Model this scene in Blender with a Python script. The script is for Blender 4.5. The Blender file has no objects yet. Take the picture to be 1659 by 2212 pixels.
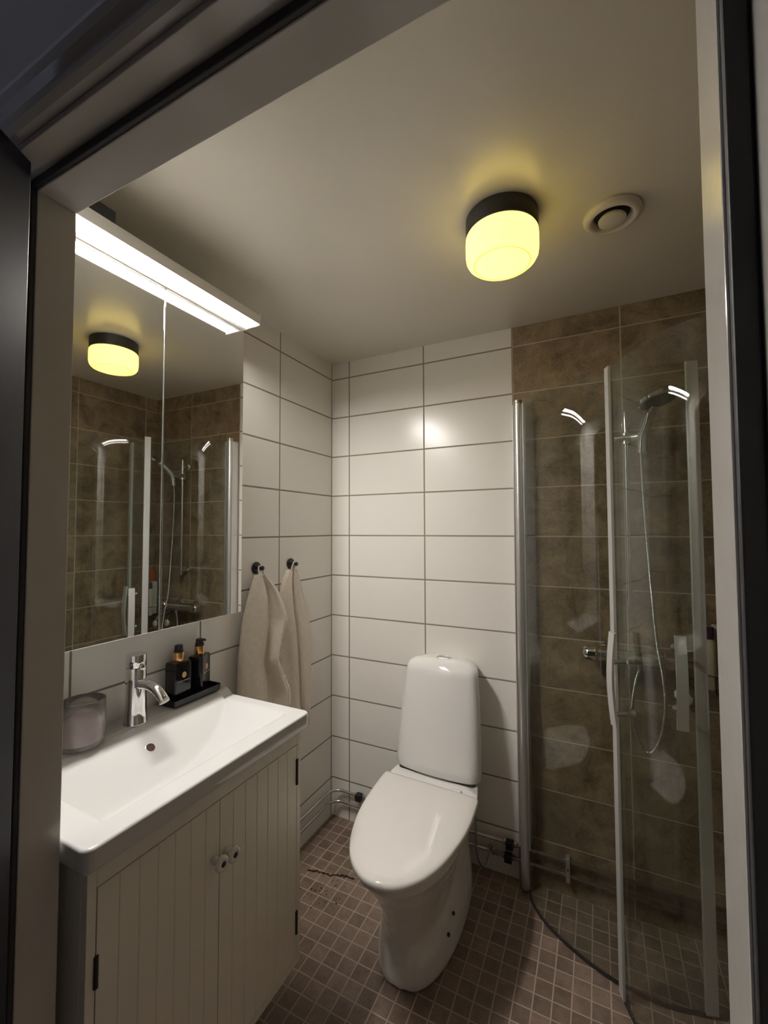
import bpy, bmesh, math, random
from mathutils import Vector, Matrix, noise

# ------------------------------------------------------------------ camera, world, exposure
sc = bpy.context.scene
cam_d = bpy.data.cameras.new('camera'); cam = bpy.data.objects.new('camera', cam_d)
sc.collection.objects.link(cam); sc.camera = cam
cam_d.sensor_fit = 'HORIZONTAL'; cam_d.sensor_width = 36.0
cam_d.lens = 36.0 * 927.939 / 1659.0
cam_d.clip_start = 0.02; cam_d.clip_end = 50
cam.matrix_world = Matrix(((0.895543, 0.020914, 0.444482, 1.211249),
                           (0.444961, -0.034364, -0.894891, -1.847045),
                           (-0.003441, 0.999191, -0.04008, 1.413344),
                           (0, 0, 0, 1)))
sc.view_settings.view_transform = 'Standard'
sc.view_settings.look = 'None'
sc.view_settings.exposure = 0.58
sc.view_settings.gamma = 1.0
sc.view_settings.use_curve_mapping = False
W = bpy.data.worlds.new('world'); sc.world = W; W.use_nodes = True
W.node_tree.nodes['Background'].inputs[0].default_value = (0.62, 0.70, 1.0, 1)
W.node_tree.nodes['Background'].inputs[1].default_value = 0.50
LED_STRENGTH = 118.0
LED_COLOR = (1.0, 0.955, 0.90)
LAMP_STRENGTH = 1.9
LAMP_COLOR = (1.0, 0.75, 0.14)

XR, YF, H = 1.63, -1.405, 2.2655      # right wall, inner face of front wall, ceiling
PI = math.pi

# ------------------------------------------------------------------ helpers
def tag(o, label=None, cat=None, group=None, kind=None):
    if label: o['label'] = label
    if cat: o['category'] = cat
    if group: o['group'] = group
    if kind: o['kind'] = kind
    return o

def shear_toilet(bm, k, f0=None, f1=None):
    for v in bm.verts:
        f = -v.co.y; w = 1.0
        if f0 is not None: w = max(0.0, min(1.0, (f1 - f) / (f1 - f0)))
        v.co.y -= k * v.co.x * w
    return bm

def obj(name, bm, mats, parent=None, smooth=False, angle=None):
    me = bpy.data.meshes.new(name)
    bmesh.ops.recalc_face_normals(bm, faces=bm.faces[:])
    bm.to_mesh(me); bm.free()
    if not isinstance(mats, (list, tuple)): mats = [mats]
    for m in mats: me.materials.append(m)
    if smooth:
        for p in me.polygons: p.use_smooth = True
        if angle is not None:
            me.set_sharp_from_angle(angle=math.radians(angle))
    o = bpy.data.objects.new(name, me); sc.collection.objects.link(o)
    if parent is not None:
        o.parent = parent
        o.matrix_parent_inverse = Matrix()
    return o

def thing(name, label, cat, loc=(0, 0, 0), rz=0.0, group=None):
    o = bpy.data.objects.new(name, None); sc.collection.objects.link(o)
    o.location = loc; o.rotation_euler = (0, 0, rz); o.empty_display_size = 0.05
    return tag(o, label, cat, group)

def box(bm, x0, x1, y0, y1, z0, z1, bev=0.0, seg=2, mi=0, M=None):
    r = bmesh.ops.create_cube(bm, size=1.0)
    vs = r['verts']
    bmesh.ops.scale(bm, vec=(abs(x1 - x0), abs(y1 - y0), abs(z1 - z0)), verts=vs)
    bmesh.ops.translate(bm, vec=((x0 + x1) / 2, (y0 + y1) / 2, (z0 + z1) / 2), verts=vs)
    fs = list({f for v in vs for f in v.link_faces})
    if bev > 0:
        es = list({e for v in vs for e in v.link_edges})
        rr = bmesh.ops.bevel(bm, geom=es, offset=bev, segments=seg, affect='EDGES', profile=0.5)
        fs = list(set(rr['faces']) | {f for v in rr['verts'] for f in v.link_faces})
        vs = list({v for f in fs for v in f.verts})
    for f in fs: f.material_index = mi
    if M is not None: bmesh.ops.transform(bm, matrix=M, verts=vs)
    return vs

def ring_loft(bm, rings, cap0=True, cap1=True, closed=True, mi=0):
    """rings: list of lists of points; same count"""
    R = [[bm.verts.new(p) for p in r] for r in rings]
    n = len(R[0])
    for a, b in zip(R[:-1], R[1:]):
        for i in range(n if closed else n - 1):
            j = (i + 1) % n
            try:
                f = bm.faces.new((a[i], a[j], b[j], b[i])); f.material_index = mi
            except ValueError: pass
    if cap0:
        f = bm.faces.new(R[0]); f.material_index = mi
    if cap1:
        f = bm.faces.new(R[-1]); f.material_index = mi
    return [v for r in R for v in r]

def lathe(bm, prof, n=48, center=(0, 0, 0), axis='Z', mi=0, cap0=True, cap1=True):
    """prof: list of (r, h)"""
    rings = []
    for r, h in prof:
        ring = []
        for i in range(n):
            a = 2 * PI * i / n
            c, s = r * math.cos(a), r * math.sin(a)
            if axis == 'Z': p = (c, s, h)
            elif axis == 'X': p = (h, c, s)
            else: p = (c, h, s)
            ring.append((p[0] + center[0], p[1] + center[1], p[2] + center[2]))
        rings.append(ring)
    return ring_loft(bm, rings, cap0, cap1, mi=mi)

def tube(bm, pts, r, n=12, cap=True, mi=0, rfun=None):
    pts = [Vector(p) for p in pts]
    rings = []; up = None
    for i, p in enumerate(pts):
        if i == 0: t = pts[1] - pts[0]
        elif i == len(pts) - 1: t = pts[-1] - pts[-2]
        else: t = (pts[i + 1] - pts[i]).normalized() + (pts[i] - pts[i - 1]).normalized()
        t.normalize()
        if up is None:
            up = Vector((0, 0, 1)) if abs(t.z) < 0.9 else Vector((1, 0, 0))
        u = (up - t * up.dot(t)).normalized(); v = t.cross(u); up = u
        rr = r if rfun is None else rfun(i / (len(pts) - 1))
        rings.append([p + u * rr * math.cos(2 * PI * k / n) + v * rr * math.sin(2 * PI * k / n) for k in range(n)])
    return ring_loft(bm, rings, cap, cap, mi=mi)

def spline(pts, n=8):
    P = [Vector(p) for p in pts]; P = [2 * P[0] - P[1]] + P + [2 * P[-1] - P[-2]]
    out = []
    for i in range(1, len(P) - 2):
        for k in range(n):
            t = k / n; a, b, c, d = P[i - 1], P[i], P[i + 1], P[i + 2]
            out.append(0.5 * ((2 * b) + (c - a) * t + (2 * a - 5 * b + 4 * c - d) * t * t + (3 * b - a - 3 * c + d) * t ** 3))
    out.append(P[-2]); return out

def interp(tab, x):
    if x <= tab[0][0]: return tab[0][1]
    for (a, fa), (b, fb) in zip(tab[:-1], tab[1:]):
        if x <= b:
            t = (x - a) / (b - a)
            return fa + (fb - fa) * t
    return tab[-1][1]

def sinterp(tab, x):
    if x <= tab[0][0]: return tab[0][1]
    for (a, fa), (b, fb) in zip(tab[:-1], tab[1:]):
        if x <= b:
            t = (x - a) / (b - a); t = t * t * (3 - 2 * t)
            return fa + (fb - fa) * t
    return tab[-1][1]

# ------------------------------------------------------------------ materials
def mat(name, col, rough=0.5, metal=0.0, spec=0.5, bump=None, coat=0.0, emis=None, trans=0.0, vary=None, subs=None):
    m = bpy.data.materials.new(name); m.use_nodes = True
    nt = m.node_tree; b = nt.nodes['Principled BSDF']
    b.inputs['Base Color'].default_value = (*col, 1)
    b.inputs['Roughness'].default_value = rough
    b.inputs['Metallic'].default_value = metal
    b.inputs['Specular IOR Level'].default_value = spec
    b.inputs['Coat Weight'].default_value = coat
    b.inputs['Coat Roughness'].default_value = 0.05
    b.inputs['Transmission Weight'].default_value = trans
    if emis:
        b.inputs['Emission Color'].default_value = (*emis[0], 1); b.inputs['Emission Strength'].default_value = emis[1]
    tc = nt.nodes.new('ShaderNodeTexCoord')
    if vary:
        scale, amt = vary
        n = nt.nodes.new('ShaderNodeTexNoise'); n.inputs['Scale'].default_value = scale; n.inputs['Detail'].default_value = 4
        nt.links.new(tc.outputs['Object'], n.inputs['Vector'])
        mp = nt.nodes.new('ShaderNodeMapRange'); mp.inputs[3].default_value = 1 - amt; mp.inputs[4].default_value = 1 + amt
        mp.inputs[1].default_value = 0.3; mp.inputs[2].default_value = 0.7
        nt.links.new(n.outputs[0], mp.inputs[0])
        mx = nt.nodes.new('ShaderNodeVectorMath'); mx.operation = 'SCALE'; mx.inputs[0].default_value = col
        nt.links.new(mp.outputs[0], mx.inputs['Scale']); nt.links.new(mx.outputs[0], b.inputs['Base Color'])
    if bump:
        scale, st, dist = bump
        n = nt.nodes.new('ShaderNodeTexNoise'); n.inputs['Scale'].default_value = scale; n.inputs['Detail'].default_value = 5
        nt.links.new(tc.outputs['Object'], n.inputs['Vector'])
        bp = nt.nodes.new('ShaderNodeBump'); bp.inputs['Strength'].default_value = st; bp.inputs['Distance'].default_value = dist
        nt.links.new(n.outputs[0], bp.inputs['Height']); nt.links.new(bp.outputs[0], b.inputs['Normal'])
    return m

def tile_mat(name, ax_u, ax_v, pu, pv, ou, ov, gw, tile_col, grout_col, rough, tvar=0.0, mottled=None, grout_rough=0.85, wob=0.0, bumpd=0.0015, spec=0.5):
    """grid of tiles in object space along two axes; pu,pv pitch; ou,ov offset of one joint"""
    m = bpy.data.materials.new(name); m.use_nodes = True
    nt = m.node_tree; N = nt.nodes; L = nt.links; b = N['Principled BSDF']
    tc = N.new('ShaderNodeTexCoord'); sp = N.new('ShaderNodeSeparateXYZ'); L.new(tc.outputs['Object'], sp.inputs[0])
    def math_(op, a, bb=None, clamp=False):
        n = N.new('ShaderNodeMath'); n.operation = op; n.use_clamp = clamp
        for i, x in enumerate((a, bb)):
            if x is None: continue
            if isinstance(x, (int, float)): n.inputs[i].default_value = x
            else: L.new(x, n.inputs[i])
        return n.outputs[0]
    def joint(out, pitch, off):
        q = math_('DIVIDE', math_('SUBTRACT', out, off), pitch)
        fr = math_('FRACT', q)
        d = math_('MULTIPLY', math_('MINIMUM', fr, math_('SUBTRACT', 1.0, fr)), pitch)
        return d, math_('FLOOR', q)
    U = sp.outputs[ax_u]; V = sp.outputs[ax_v]
    if wob:
        nz = N.new('ShaderNodeTexNoise'); nz.inputs['Scale'].default_value = 60; L.new(tc.outputs['Object'], nz.inputs['Vector'])
        w = math_('MULTIPLY', math_('SUBTRACT', nz.outputs[0], 0.5), wob)
        U = math_('ADD', U, w); V = math_('ADD', V, w)
    du, fu = joint(U, pu, ou); dv, fv = joint(V, pv, ov)
    d = math_('MINIMUM', du, dv)
    mr = N.new('ShaderNodeMapRange'); mr.interpolation_type = 'SMOOTHSTEP'
    mr.inputs[1].default_value = gw * 0.35; mr.inputs[2].default_value = gw * 0.7
    L.new(d, mr.inputs[0])                      # 0 in grout, 1 on tile
    mask = mr.outputs[0]
    wn = N.new('ShaderNodeTexWhiteNoise'); wn.noise_dimensions = '2D'
    cb = N.new('ShaderNodeCombineXYZ'); L.new(fu, cb.inputs[0]); L.new(fv, cb.inputs[1]); L.new(cb.outputs[0], wn.inputs['Vector'])
    col = None
    rgb = N.new('ShaderNodeRGB'); rgb.outputs[0].default_value = (*tile_col, 1); col = rgb.outputs[0]
    if mottled:
        c2, sc1, sc2 = mottled
        add = N.new('ShaderNodeVectorMath'); add.operation = 'ADD'
        sc3 = N.new('ShaderNodeVectorMath'); sc3.operation = 'SCALE'; sc3.inputs['Scale'].default_value = 7.3
        L.new(wn.outputs['Color'], sc3.inputs[0]); L.new(tc.outputs['Object'], add.inputs[0]); L.new(sc3.outputs[0], add.inputs[1])
        n1 = N.new('ShaderNodeTexNoise'); n1.inputs['Scale'].default_value = sc1; n1.inputs['Detail'].default_value = 8; n1.inputs['Roughness'].default_value = 0.65; n1.inputs['Distortion'].default_value = 0.6
        L.new(add.outputs[0], n1.inputs['Vector'])
        n2 = N.new('ShaderNodeTexNoise'); n2.inputs['Scale'].default_value = sc2; n2.inputs['Detail'].default_value = 6; n2.inputs['Roughness'].default_value = 0.8
        L.new(add.outputs[0], n2.inputs['Vector'])
        s = math_('ADD', math_('MULTIPLY', n1.outputs[0], 0.6), math_('MULTIPLY', n2.outputs[0], 0.4))
        cr = N.new('ShaderNodeMapRange'); cr.inputs[1].default_value = 0.38; cr.inputs[2].default_value = 0.62; L.new(s, cr.inputs[0])
        mx = N.new('ShaderNodeMix'); mx.data_type = 'RGBA'; L.new(cr.outputs[0], mx.inputs[0])
        mx.inputs[6].default_value = (*c2, 1); L.new(col, mx.inputs[7]); col = mx.outputs[2]
    if tvar:
        vs = N.new('ShaderNodeVectorMath'); vs.operation = 'SCALE'; L.new(col, vs.inputs[0])
        L.new(math_('ADD', math_('MULTIPLY', wn.outputs['Value'], 2 * tvar), 1 - tvar), vs.inputs['Scale']); col = vs.outputs[0]
    mx = N.new('ShaderNodeMix'); mx.data_type = 'RGBA'; L.new(mask, mx.inputs[0])
    mx.inputs[6].default_value = (*grout_col, 1); L.new(col, mx.inputs[7]); L.new(mx.outputs[2], b.inputs['Base Color'])
    rr = N.new('ShaderNodeMapRange'); rr.inputs[3].default_value = grout_rough; rr.inputs[4].default_value = rough
    L.new(mask, rr.inputs[0]); L.new(rr.outputs[0], b.inputs['Roughness'])
    bp = N.new('ShaderNodeBump'); bp.inputs['Strength'].default_value = 0.6; bp.inputs['Distance'].default_value = bumpd
    L.new(mask, bp.inputs['Height']); L.new(bp.outputs[0], b.inputs['Normal'])
    b.inputs['Specular IOR Level'].default_value = spec
    return m

ZJ = 0.1824                       # lowest horizontal tile joint
M_white_u = tile_mat('white_tile_back', 0, 2, 0.4012, 0.2, 0.1001, ZJ, 0.0058, (0.84, 0.815, 0.765), (0.27, 0.225, 0.175), 0.24)
M_white_l = tile_mat('white_tile_left', 1, 2, 0.4, 0.2, -0.4089, ZJ, 0.0058, (0.84, 0.815, 0.765), (0.27, 0.225, 0.175), 0.24)
BR1, BR2 = (0.34, 0.248, 0.155), (0.115, 0.078, 0.046)
M_brown_b = tile_mat('brown_tile_back', 0, 2, 0.4012, 0.2, 0.1001, ZJ, 0.0044, BR1, BR2 and (0.46, 0.38, 0.29), 0.42, 0.10, (BR2, 11, 120))
M_brown_r = tile_mat('brown_tile_right', 1, 2, 0.4, 0.2, -0.08, ZJ, 0.0044, BR1, (0.46, 0.38, 0.29), 0.42, 0.10, (BR2, 11, 120))
M_floor = tile_mat('floor_mosaic', 0, 1, 0.0527, 0.0528, 0.006, 0.0, 0.0040, (0.25, 0.180, 0.138), (0.40, 0.325, 0.26), 0.45, 0.20, ((0.15, 0.10, 0.072), 14, 60), wob=0.0012)
M_ceil = mat('ceiling_paint', (0.74, 0.695, 0.605), 0.27, spec=0.8, bump=(260, 0.22, 0.0012))
M_plaster = mat('wall_paint', (0.62, 0.60, 0.57), 0.7)
M_frame = mat('frame_gloss_paint', (0.56, 0.535, 0.50), 0.16, spec=0.6, bump=(30, 0.2, 0.0012))
M_rubber = mat('rubber_seal', (0.03, 0.028, 0.03), 0.6)
M_leaf = mat('dark_door_paint', (0.016, 0.016, 0.026), 0.42, spec=0.35, bump=(90, 0.1, 0.001))
M_hallfloor = mat('hall_wood', (0.22, 0.14, 0.08), 0.45, vary=(6, 0.3))
M_basin = mat('basin_glaze', (0.66, 0.655, 0.645), 0.07, spec=0.5, coat=0.3)
M_porc = mat('porcelain', (0.82, 0.805, 0.78), 0.045, spec=0.5, coat=0.3)
M_lid = mat('seat_plastic', (0.80, 0.775, 0.74), 0.05, spec=0.6)
M_chrome = mat('chrome', (0.78, 0.78, 0.79), 0.07, 1.0)
M_chrome_d = mat('brushed_steel', (0.62, 0.61, 0.60), 0.28, 1.0)
M_pipe = mat('pipe_chrome', (0.55, 0.53, 0.51), 0.26, 0.92)
M_alu = mat('matte_aluminium', (0.70, 0.69, 0.68), 0.35, 0.85)
M_alu_f = mat('aluminium_strip', (0.60, 0.60, 0.58), 0.5, 0.3)
M_mirror = mat('mirror_silver', (0.86, 0.87, 0.86), 0.015, 1.0)
M_cabw = mat('vanity_paint', (0.84, 0.81, 0.715), 0.4, bump=(120, 0.06, 0.0005))
M_mcab = mat('cabinet_white', (0.75, 0.75, 0.74), 0.35)
M_black = mat('black_plastic', (0.012, 0.012, 0.014), 0.4)
M_blackgl = mat('black_gloss', (0.008, 0.008, 0.010), 0.12)
M_tray = mat('black_ceramic', (0.006, 0.006, 0.007), 0.35)
M_gold = mat('copper_gold_collar', (0.72, 0.42, 0.18), 0.25, 1.0)
M_emblem = mat('gold_print', (0.75, 0.48, 0.22), 0.4, 0.3)
M_print = mat('pale_print', (0.6, 0.58, 0.52), 0.5)
M_towel = mat('beige_terry', (0.80, 0.715, 0.61), 0.95, bump=(900, 0.7, 0.0012), vary=(60, 0.05), spec=0.1)
M_towel.node_tree.nodes['Principled BSDF'].inputs['Sheen Weight'].default_value = 0.25
M_hem = mat('hem_thread', (0.97, 0.94, 0.88), 0.7, spec=0.2)
M_jar = mat('smoky_frosted_glass', (0.80, 0.74, 0.73), 0.16, spec=0.6, trans=0.88)
M_base_blk = mat('lamp_base_black', (0.02, 0.017, 0.014), 0.45)
M_shade = mat('opal_shade', (0.85, 0.75, 0.5), 0.25, emis=(LAMP_COLOR, LAMP_STRENGTH))
M_shade_ring = mat('opal_ring_dimmed', (0.85, 0.72, 0.4), 0.25, emis=((1.0, 0.68, 0.11), LAMP_STRENGTH * 0.42))  # groove shading put in as a dimmer glow
M_vent = mat('cream_enamel', (0.70, 0.65, 0.57), 0.25)
M_led = mat('led_diffuser', (0.9, 0.9, 0.9), 0.4, emis=(LED_COLOR, LED_STRENGTH))
M_ledhouse = mat('light_housing', (0.80, 0.78, 0.74), 0.4)
M_white_pl = mat('white_plastic', (0.78, 0.78, 0.76), 0.35)
M_cream_b = mat('cream_bottle', (0.66, 0.58, 0.44), 0.35)
M_purple = mat('purple_cap', (0.07, 0.02, 0.085), 0.3)
M_green_b = mat('pale_green_bottle', (0.50, 0.56, 0.49), 0.35)
M_orange = mat('orange_bottle', (0.42, 0.10, 0.035), 0.2, coat=0.2)
M_wire = mat('dark_wire', (0.05, 0.04, 0.035), 0.3, 0.8)
M_hair = mat('lint_brown', (0.035, 0.022, 0.015), 0.9)
M_sponge = mat('pale_sponge', (0.66, 0.62, 0.50), 0.8, bump=(200, 0.5, 0.002))
M_blue = mat('blue_print', (0.05, 0.12, 0.35), 0.4)
M_grey_pr = mat('grey_print', (0.30, 0.30, 0.30), 0.5)
M_hose = mat('shower_hose_metal', (0.55, 0.55, 0.55), 0.22, 1.0)
M_headface = mat('shower_head_face', (0.10, 0.10, 0.10), 0.35)

def glass_mat(name, tint, rough=0.0):
    m = bpy.data.materials.new(name); m.use_nodes = True
    nt = m.node_tree; N = nt.nodes; L = nt.links
    for n in list(N): N.remove(n)
    out = N.new('ShaderNodeOutputMaterial'); mix = N.new('ShaderNodeMixShader')
    tr = N.new('ShaderNodeBsdfTransparent'); tr.inputs[0].default_value = (*tint, 1)
    gl = N.new('ShaderNodeBsdfGlossy'); gl.inputs['Roughness'].default_value = rough
    fr = N.new('ShaderNodeFresnel'); geo = N.new('ShaderNodeNewGeometry')
    mr = N.new('ShaderNodeMapRange'); mr.inputs[3].default_value = 1.52; mr.inputs[4].default_value = 1 / 1.52
    L.new(geo.outputs['Backfacing'], mr.inputs[0]); L.new(mr.outputs[0], fr.inputs[0])
    L.new(fr.outputs[0], mix.inputs[0]); L.new(tr.outputs[0], mix.inputs[1]); L.new(gl.outputs[0], mix.inputs[2])
    L.new(mix.outputs[0], out.inputs[0])
    return m
M_glass = glass_mat('shower_glass', (0.93, 0.95, 0.93))

# ------------------------------------------------------------------ the setting
def struct(name, bm, m, parent=None, smooth=False):
    o = obj(name, bm, m, parent, smooth)
    if parent is None: o['kind'] = 'structure'
    return o
XH0, XH1, YH = -0.55, 2.1, -3.4          # hallway extents
T = 0.10
b = bmesh.new(); box(b, -T, 0, YF - T, T, -T, H + T); struct('wall_left', b, M_white_l)
XB = 0.1001 + 2 * 0.4012
b = bmesh.new()
box(b, 0, XB, 0, T, -T, H + T, mi=0); box(b, XB, XR, 0, T, -T, H + T, mi=1)
struct('wall_back', b, [M_white_u, M_brown_b])
b = bmesh.new(); box(b, XR, XR + T, YF - T, T, -T, H + T); struct('wall_right', b, M_brown_r)
# front wall around the doorway (opening x .33..1.32, z 0..2.02)
OX0, OX1, OZ = 0.33, 1.322, 2.03
b = bmesh.new()
box(b, XH0, OX0 - 0.0, YF - 0.10, YF, -T, H + T)
box(b, OX1, XH1, YF - 0.10, YF, -T, H + T)
box(b, OX0, OX1, YF - 0.10, YF, OZ, H + T)
struct('wall_front', b, M_plaster)
b = bmesh.new(); box(b, 0, XR, YF, 0, -T, 0); struct('floor', b, M_floor)
b = bmesh.new(); box(b, 0, XR, YF, 0, H, H + T); struct('ceiling', b, M_ceil)
b = bmesh.new(); box(b, XH0, XH1, YH, YF, -T, -0.012); struct('floor_hallway', b, M_hallfloor)
b = bmesh.new(); box(b, XH0, XH1, YH, YF - 0.1, 2.5, 2.6); struct('ceiling_hallway', b, M_plaster)
b = bmesh.new(); box(b, XH1, XH1 + T, YH, YF, -T, 2.6); struct('wall_hallway_right', b, M_plaster)
b = bmesh.new(); box(b, XH0, XH1, YH - T, YH, -T, 2.6); struct('wall_hallway_back', b, M_plaster)
b = bmesh.new(); box(b, XH0 - T, XH0, YH - T, -3.1, -T, 2.6); box(b, XH0 - T, XH0, -2.25, YF, -T, 2.6); box(b, XH0 - T, XH0, -3.1, -2.25, 1.5, 2.6); struct('wall_hallway_left', b, M_plaster)  # unseen wall; opening shaped to let world light onto the right casing

# door frame: stop, rebate with rubber seal, front edge
JL, JR, JH = 0.357, 1.297, 2.0
b = bmesh.new()
def frame_u(bm, xl, xr, zt, y0, y1, th, bev=0.0012):
    box(bm, xl - th, xl, y0, y1, -0.01, zt + th, bev)
    box(bm, xr, xr + th, y0, y1, -0.01, zt + th, bev)
    box(bm, xl, xr, y0, y1, zt, zt + th, bev)
frame_u(b, JL, JR, JH, -1.468, -1.406, 0.022, 0.0016)
frame_u(b, JL - 0.016, JR + 0.018, JH + 0.016, -1.514, -1.466, 0.014, 0.0012)
fr = struct('trim_1', b, M_frame)
b = bmesh.new()
box(b, JL - 0.0155, JL + -0.002, -1.476, -1.467, 0, JH + 0.015, 0.002)
box(b, JR + 0.002, JR + 0.0175, -1.476, -1.467, 0, JH + 0.015, 0.002)
box(b, JL - 0.002, JR + 0.002, -1.476, -1.467, JH + 0.002, JH + 0.0155, 0.002)
obj('rubber_seal', b, M_rubber, fr)
# moulded casing on the hallway side
b = bmesh.new()
prof = [(0.0, 0.0), (0.0, 0.012), (0.006, 0.020), (0.016, 0.020), (0.022, 0.013), (0.036, 0.013), (0.044, 0.022), (0.060, 0.024), (0.072, 0.022), (0.075, 0.0)]
x0, x1, zt = JL - 0.026, JR + 0.030, JH + 0.026
path = [(x0, -0.01), (x0, zt), (x1, zt), (x1, -0.01)]
outn = [(-1, 0), (-1, 1), (1, 1), (1, 0)]
rings = [[(px + ox * d, YF - 0.1095 - h, pz + oz * d) for d, h in prof] for (px, pz), (ox, oz) in zip(path, outn)]
ring_loft(b, rings)
struct('trim_2', b, M_frame)
b = bmesh.new(); box(b, JL, JR, -1.514, -1.40, -0.012, 0.012, 0.003); struct('trim_3', b, mat('threshold_wood', (0.25, 0.18, 0.12), 0.4))

# open dark door leaf
d = Vector((0.487, -0.873, 0)).normalized()
b = bmesh.new(); box(b, 0.0, 0.93, -0.04, 0.0, 0.008, 2.005, 0.002)
M = Matrix(((d.x, -d.y, 0, 0.4137), (d.y, d.x, 0, -1.4967), (0, 0, 1, 0), (0, 0, 0, 1)))
hinge = Vector((0.4137, -1.5167, 0)) 
leaf = struct('door_1', b, M_leaf)
leaf.matrix_world = Matrix.Translation((0.392, -1.5085, 0)) @ Matrix.Rotation(math.atan2(d.y, d.x), 4, 'Z') @ Matrix.Translation((-0.0, 0.018, 0))

# ------------------------------------------------------------------ mirror cabinet + light
MY0, MYM, MY1, MZ0, MZ1, MX = -1.357, -1.0555, -0.7545, 1.138, 2.100, 0.13
mc = thing('mirror_cabinet', 'tall two-door mirror cabinet hung on the white tiles above the washbasin', 'cabinet', (0, MYM, MZ0))
def loc(o_parent, bm):          # shift mesh so that parent location is subtracted
    bmesh.ops.translate(bm, vec=-Vector(o_parent.location), verts=bm.verts[:])
    if o_parent.rotation_euler.z: bmesh.ops.rotate(bm, verts=bm.verts[:], cent=(0, 0, 0), matrix=Matrix.Rotation(-o_parent.rotation_euler.z, 3, 'Z'))
    return bm
b = bmesh.new(); box(b, 0.0, MX - 0.019, MY0 + 0.002, MY1 - 0.002, MZ0 + 0.004, MZ1 - 0.004, 0.001); obj('body', loc(mc, b), M_mcab, mc)
for ya, yb in ((MY0, MYM - 0.0022), (MYM + 0.0022, MY1)):
    b = bmesh.new(); box(b, MX - 0.018, MX - 0.0045, ya, yb, MZ0, MZ1, 0.0008); dr = obj('mirror_door', loc(mc, b), M_mcab, mc)
    b = bmesh.new(); vs = box(b, MX - 0.0044, MX, ya, yb, MZ0, MZ1, 0.0012, 2); dm = obj('mirror_glass', loc(mc, b), M_mirror, dr)
LX0, LX1, LY0, LY1, LZ0, LZ1 = 0.132, 0.2060, -1.352, -0.763, 2.106, 2.137
cl = thing('cabinet_light', 'long white LED light bar glowing above the mirror cabinet', 'lamp', (0.18, MYM, LZ0))
b = bmesh.new(); box(b, 0.03, LX0 + 0.0155, LY0, LY1, 2.1008, LZ1 - 0.001, 0.0005); box(b, LX1 - 0.003, LX1, LY0, LY1, LZ0 - 0.001, LZ1 - 0.001, 0.001); box(b, LX0 + 0.010, LX1 - 0.001, LY0, LY1, LZ0 + 0.008, LZ1, 0.001); obj('housing', loc(cl, b), M_ledhouse, cl)
b = bmesh.new(); box(b, LX0 + 0.016, LX1 - 0.0035, LY0 + 0.006, LY1 - 0.004, LZ0 + 0.0005, LZ0 + 0.0078, 0.0005); obj('diffuser', loc(cl, b), M_led, cl)
b = bmesh.new(); box(b, 0.028, LX1 + 0.002, LY1, LY1 + 0.007, 2.1006, LZ1 + 0.003, 0.0015); obj('end_cap', loc(cl, b), M_ledhouse, cl)
b = bmesh.new(); box(b, 0.028, LX1 + 0.002, LY0 - 0.007, LY0, 2.1006, LZ1 + 0.003, 0.0015); obj('end_cap', loc(cl, b), M_ledhouse, cl)
b = bmesh.new(); box(b, 0.06, 0.11, -1.09, -1.02, MZ1 - 0.003, 2.1012, 0.0005); obj('mounting_bracket', loc(cl, b), M_black, cl)
b = bmesh.new(); box(b, 0.13, 0.20, -1.30, -1.24, LZ1, LZ1 + 0.034, 0.002); obj('driver_box', loc(cl, b), M_black, cl)

# ------------------------------------------------------------------ vanity cabinet
CX, CY0, CY1, CZ0, CZ1 = 0.400, -1.384, -0.782, 0.150, 0.822
va = thing('vanity_cabinet', 'off-white wooden vanity cabinet with grooved doors under the washbasin', 'cabinet', (0.2, -1.083, CZ0))
b = bmesh.new()
ft = 0.018
box(b, 0, CX - ft, CY0, CY0 + 0.016, CZ0, CZ1, 0.001); box(b, 0, CX - ft, CY1 - 0.016, CY1, CZ0, CZ1, 0.001)
box(b, 0, CX - ft, CY0 + 0.016, CY1 - 0.016, CZ0, CZ0 + 0.016); box(b, 0, 0.01, CY0 + 0.016, CY1 - 0.016, CZ0 + 0.016, CZ1)
box(b, CX - ft, CX, CY0, CY0 + 0.0165, CZ0, CZ1, 0.001); box(b, CX - ft, CX, CY1 - 0.0165, CY1, CZ0, CZ1, 0.001)
box(b, CX - ft, CX, CY0 + 0.0165, CY1 - 0.0165, CZ0, CZ0 + 0.020, 0.0008); box(b, CX - ft, CX, CY0 + 0.0165, CY1 - 0.0165, 0.778, CZ1, 0.0008)
obj('body', loc(va, b), M_cabw, va)
DZ0, DZ1 = CZ0 + 0.022, 0.776
def groove_door(ya, yb, n):
    b = bmesh.new(); w = (yb - ya) / n; g = 0.0018; dp = 0.0016
    pts = []
    for i in range(n):
        a, c = ya + i * w, ya + (i + 1) * w
        pts += [(CX, a + (g if i else 0)), (CX, c - (g if i < n - 1 else 0))]
        if i < n - 1: pts.append((CX - dp, c))
    front = [(x, y) for x, y in pts]
    ring0 = [(x, y, DZ0) for x, y in front] + [(CX - ft, yb, DZ0), (CX - ft, ya, DZ0)]
    ring1 = [(x, y, DZ1) for x, y in front] + [(CX - ft, yb, DZ1), (CX - ft, ya, DZ1)]
    ring_loft(b, [ring0, ring1]); return b
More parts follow.
